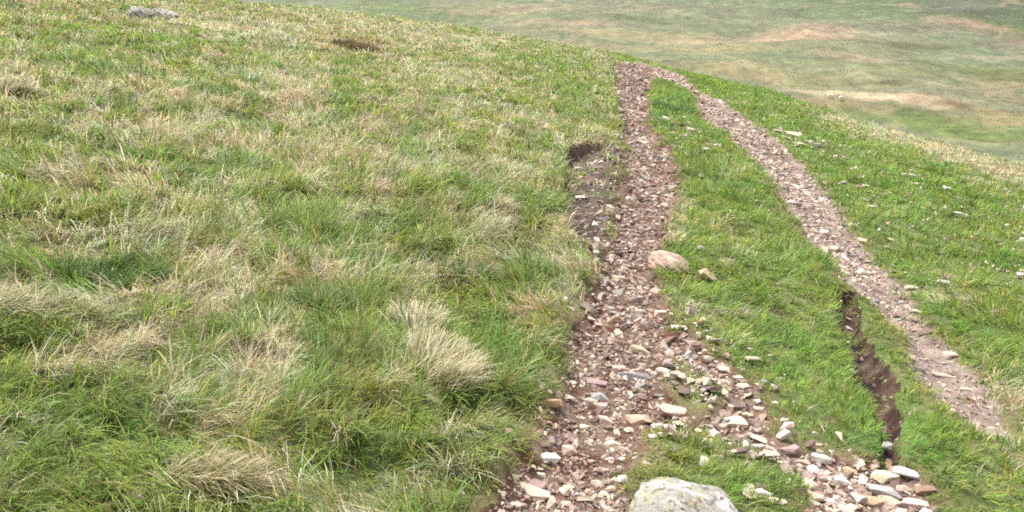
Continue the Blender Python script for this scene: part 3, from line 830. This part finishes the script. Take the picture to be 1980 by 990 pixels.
gx, gy, gr, gz, gturf, gs, gc = pool()
GC = ['mauve', 'white', 'pink', 'brown', 'cream', 'grey']
app = gs/gr
order = np.argsort(-app); NBIG = 300-len(BIG)-2
bigs = order[:NBIG]; rest = order[NBIG:]
zn = ['the left track', 'the right track', 'the stony spill', 'the gully floor', 'the eroded bank']
cw = {'mauve': 'dull mauve', 'white': 'whitish', 'pink': 'pinkish', 'brown': 'dark brown', 'cream': 'cream', 'grey': 'grey'}
for i in bigs:
    s = gs[i]; c = GC[gc[i]]
    where = ('turf beside '+zn[gz[i]]) if gturf[i] else zn[gz[i]]
    far = 'close to the viewer' if gr[i] < 3.2 else ('midway up' if gr[i] < 6 else 'farther up')
    lab = f'small {cw[c]} stone lying loose on {where}, {far}'
    put_stone((gx[i], gy[i]), (s*rng.uniform(1.2, 1.9), s*rng.uniform(.9, 1.2), s*rng.uniform(.5, .8)), rng.uniform(0, 6.28), c, lab, f'small {cw[c]} stones of {where}, {far}',
              tilt=(rng.uniform(-.35, .35), rng.uniform(-.35, .35)), embed=.2, mesh=STM[int(i) % 16])
def gravel():
    cols = np.array([(.21,.15,.122), (.43,.36,.30), (.29,.21,.168), (.14,.095,.075), (.40,.32,.25), (.26,.235,.215)])
    Vs, Fs, Cs = [], [], []; off = 0
    z = H(gx[rest], gy[rest])
    var = rng.integers(0, len(CH), len(rest))
    for vi, (cv, cf) in enumerate(CH):
        m = rest[var == vi]; zz = z[var == vi]; n = len(m)
        if not n: continue
        s = gs[m]
        dim = np.stack([s*rng.uniform(1.1, 2.1, n), s*rng.uniform(.7, 1.1, n), s*rng.uniform(.35, .75, n)], -1)
        a = rng.uniform(0, 6.28, n); b = rng.normal(0, .3, n); c2 = rng.normal(0, .3, n)
        P = cv[None]*dim[:, None, :]
        def rot(P, ang, i, j):
            c, s_ = np.cos(ang)[:, None], np.sin(ang)[:, None]
            A, B = P[..., i]*c-P[..., j]*s_, P[..., i]*s_+P[..., j]*c
            P = P.copy(); P[..., i] = A; P[..., j] = B; return P
        P = rot(P, b, 1, 2); P = rot(P, c2, 0, 2); P = rot(P, a, 0, 1)
        P = P+np.stack([gx[m], gy[m], zz+dim[:, 2]*.2+np.where(gturf[m], .018, 0)], -1)[:, None]
        Vs.append(P.reshape(-1, 3)); nv = len(cv)
        Fs.append((cf[None]+(np.arange(n)*nv)[:, None, None]).reshape(-1, 3)+off); off += n*nv
        col = cols[gc[m]]*np.clip(rng.normal(1, .18, (n, 1)), .5, 1.5)*(1+rng.normal(0, .04, (n, 3)))
        Cs.append(np.repeat(np.clip(col*np.where(gz[m] == 1, 1.15, 1)[:, None], .02, .75), nv, 0))
    o = mesh_np('gravel', np.concatenate(Vs), [np.concatenate(Fs)], M_gravel, np.concatenate(Cs))
    tag(o, 'pinkish brown gravel chips spread over the worn tracks', kind='stuff')
    print('gravel', len(rest))
gravel()

# ------------------------------------------------------------------ sheep in the valley
def make_sheep(u, v, L, heading, label):
    Qp, t = hit([u], [v], False); p = Qp[0]
    pts = [(0,0,.62,.27),(.30,0,.63,.25),(-.30,0,.64,.27),(-.50,0,.62,.20),(.45,0,.60,.18),(.60,0,.48,.11),(.70,0,.28,.085),(.79,0,.17,.055),
           (.32,.13,.38,.08),(.32,.14,.22,.04),(.34,.14,.02,.035),(.32,-.13,.38,.08),(.32,-.14,.22,.04),(.30,-.14,.02,.035),
           (-.38,.13,.40,.10),(-.42,.14,.24,.045),(-.38,.14,.02,.035),(-.38,-.13,.40,.10),(-.42,-.14,.24,.045),(-.40,-.14,.02,.035),(-.62,0,.50,.05)]
    ed = [(0,1),(0,2),(2,3),(1,4),(4,5),(5,6),(6,7),(1,8),(8,9),(9,10),(1,11),(11,12),(12,13),(2,14),(14,15),(15,16),(2,17),(17,18),(18,19),(3,20)]
    me = bpy.data.meshes.new('sheep'); me.from_pydata([q[:3] for q in pts], ed, [])
    o = bpy.data.objects.new('sheep', me); C.objects.link(o)
    sk = o.modifiers.new('skin', 'SKIN'); sub = o.modifiers.new('sub', 'SUBSURF'); sub.levels = 2; sub.render_levels = 2
    sk.use_smooth_shade = True
    if not me.skin_vertices: bpy.context.view_layer.objects.active = o
    for i, q in enumerate(pts):
        me.skin_vertices[0].data[i].radius = (q[3], q[3]); me.skin_vertices[0].data[i].use_root = (i == 0)
    m, nt, b = new_mat('fleece'); n = noise_n(nt, 30, 4, .7)
    r = ramp(nt, n.outputs['Fac'], [(.3, (.66,.60,.46)), (.7, (.82,.77,.64))]); nt.links.new(r.outputs[0], b.inputs['Base Color']); b.inputs['Roughness'].default_value = 1
    bump(nt, b, n.outputs['Fac'], .8, .03)
    me.materials.append(m)
    o.location = p; o.rotation_euler = (0, 0, heading); o.scale = (L, L, L)
    tag(o, label, 'sheep', 'sheep grazing in the valley')
    return o
make_sheep(1605, 190, 1.15, math.radians(170), 'cream sheep grazing below the tan strip in the valley, the left one of two')
make_sheep(1626, 194, 1.1, math.radians(8), 'cream sheep grazing below the tan strip in the valley, the right one of two')

# ------------------------------------------------------------------ light, air
SUN_EL, SUN_AZ = math.radians(58), math.radians(-32)      # azimuth from +y towards +x
sd_ = bpy.data.lights.new('sun', 'SUN'); sd_.energy = 1.5; sd_.angle = math.radians(18); sd_.color = (1, .96, .90)
so = bpy.data.objects.new('sun', sd_); C.objects.link(so)
dirv = Vector((math.sin(SUN_AZ)*math.cos(SUN_EL), math.cos(SUN_AZ)*math.cos(SUN_EL), math.sin(SUN_EL)))
so.rotation_euler = dirv.to_track_quat('Z', 'Y').to_euler()
w = bpy.data.worlds.new('World'); scene.world = w; w.use_nodes = True
nt = w.node_tree; bg = nt.nodes['Background']
sky = nt.nodes.new('ShaderNodeTexSky'); sky.sky_type = 'NISHITA'; sky.sun_disc = False
sky.sun_elevation = SUN_EL; sky.sun_rotation = SUN_AZ
sky.air_density = 1.0; sky.dust_density = 6.0; sky.ozone_density = .6
hs = nt.nodes.new('ShaderNodeHueSaturation'); hs.inputs['Saturation'].default_value = .22
nt.links.new(sky.outputs[0], hs.inputs['Color']); nt.links.new(hs.outputs[0], bg.inputs['Color'])
bg.inputs['Strength'].default_value = .15

def haze():
    bm = bmesh.new(); bmesh.ops.create_cube(bm, size=1)
    me = bpy.data.meshes.new('haze'); bm.to_mesh(me); bm.free()
    o = bpy.data.objects.new('haze', me); C.objects.link(o)
    zlo, zhi = float(Z.min())-1.0, float(Z.max())+5
    o.scale = (8600, 8600, zhi-zlo); o.location = (0, 0, (zlo+zhi)/2)
    m = bpy.data.materials.new('haze_air'); m.use_nodes = True; nt = m.node_tree; nt.nodes.clear()
    out = nt.nodes.new('ShaderNodeOutputMaterial'); v = nt.nodes.new('ShaderNodeVolumePrincipled')
    v.inputs['Color'].default_value = (.97, .97, .97, 1); v.inputs['Density'].default_value = HAZE
    nt.links.new(v.outputs[0], out.inputs['Volume']); me.materials.append(m)
    tag(o, 'thin pale haze over the valley', kind='stuff')
HAZE = .0002
haze()
scene.view_settings.view_transform = 'Standard'; scene.view_settings.look = 'None'
scene.view_settings.exposure = 1.36; scene.view_settings.gamma = 1
scene.view_settings.use_curve_mapping = False
scene.cycles.max_bounces = 6; scene.cycles.diffuse_bounces = 3; scene.cycles.transmission_bounces = 4
scene.cycles.use_denoising = False
scene.cycles.denoiser = 'OPENIMAGEDENOISE'
scene.cycles.filter_width = 1.9
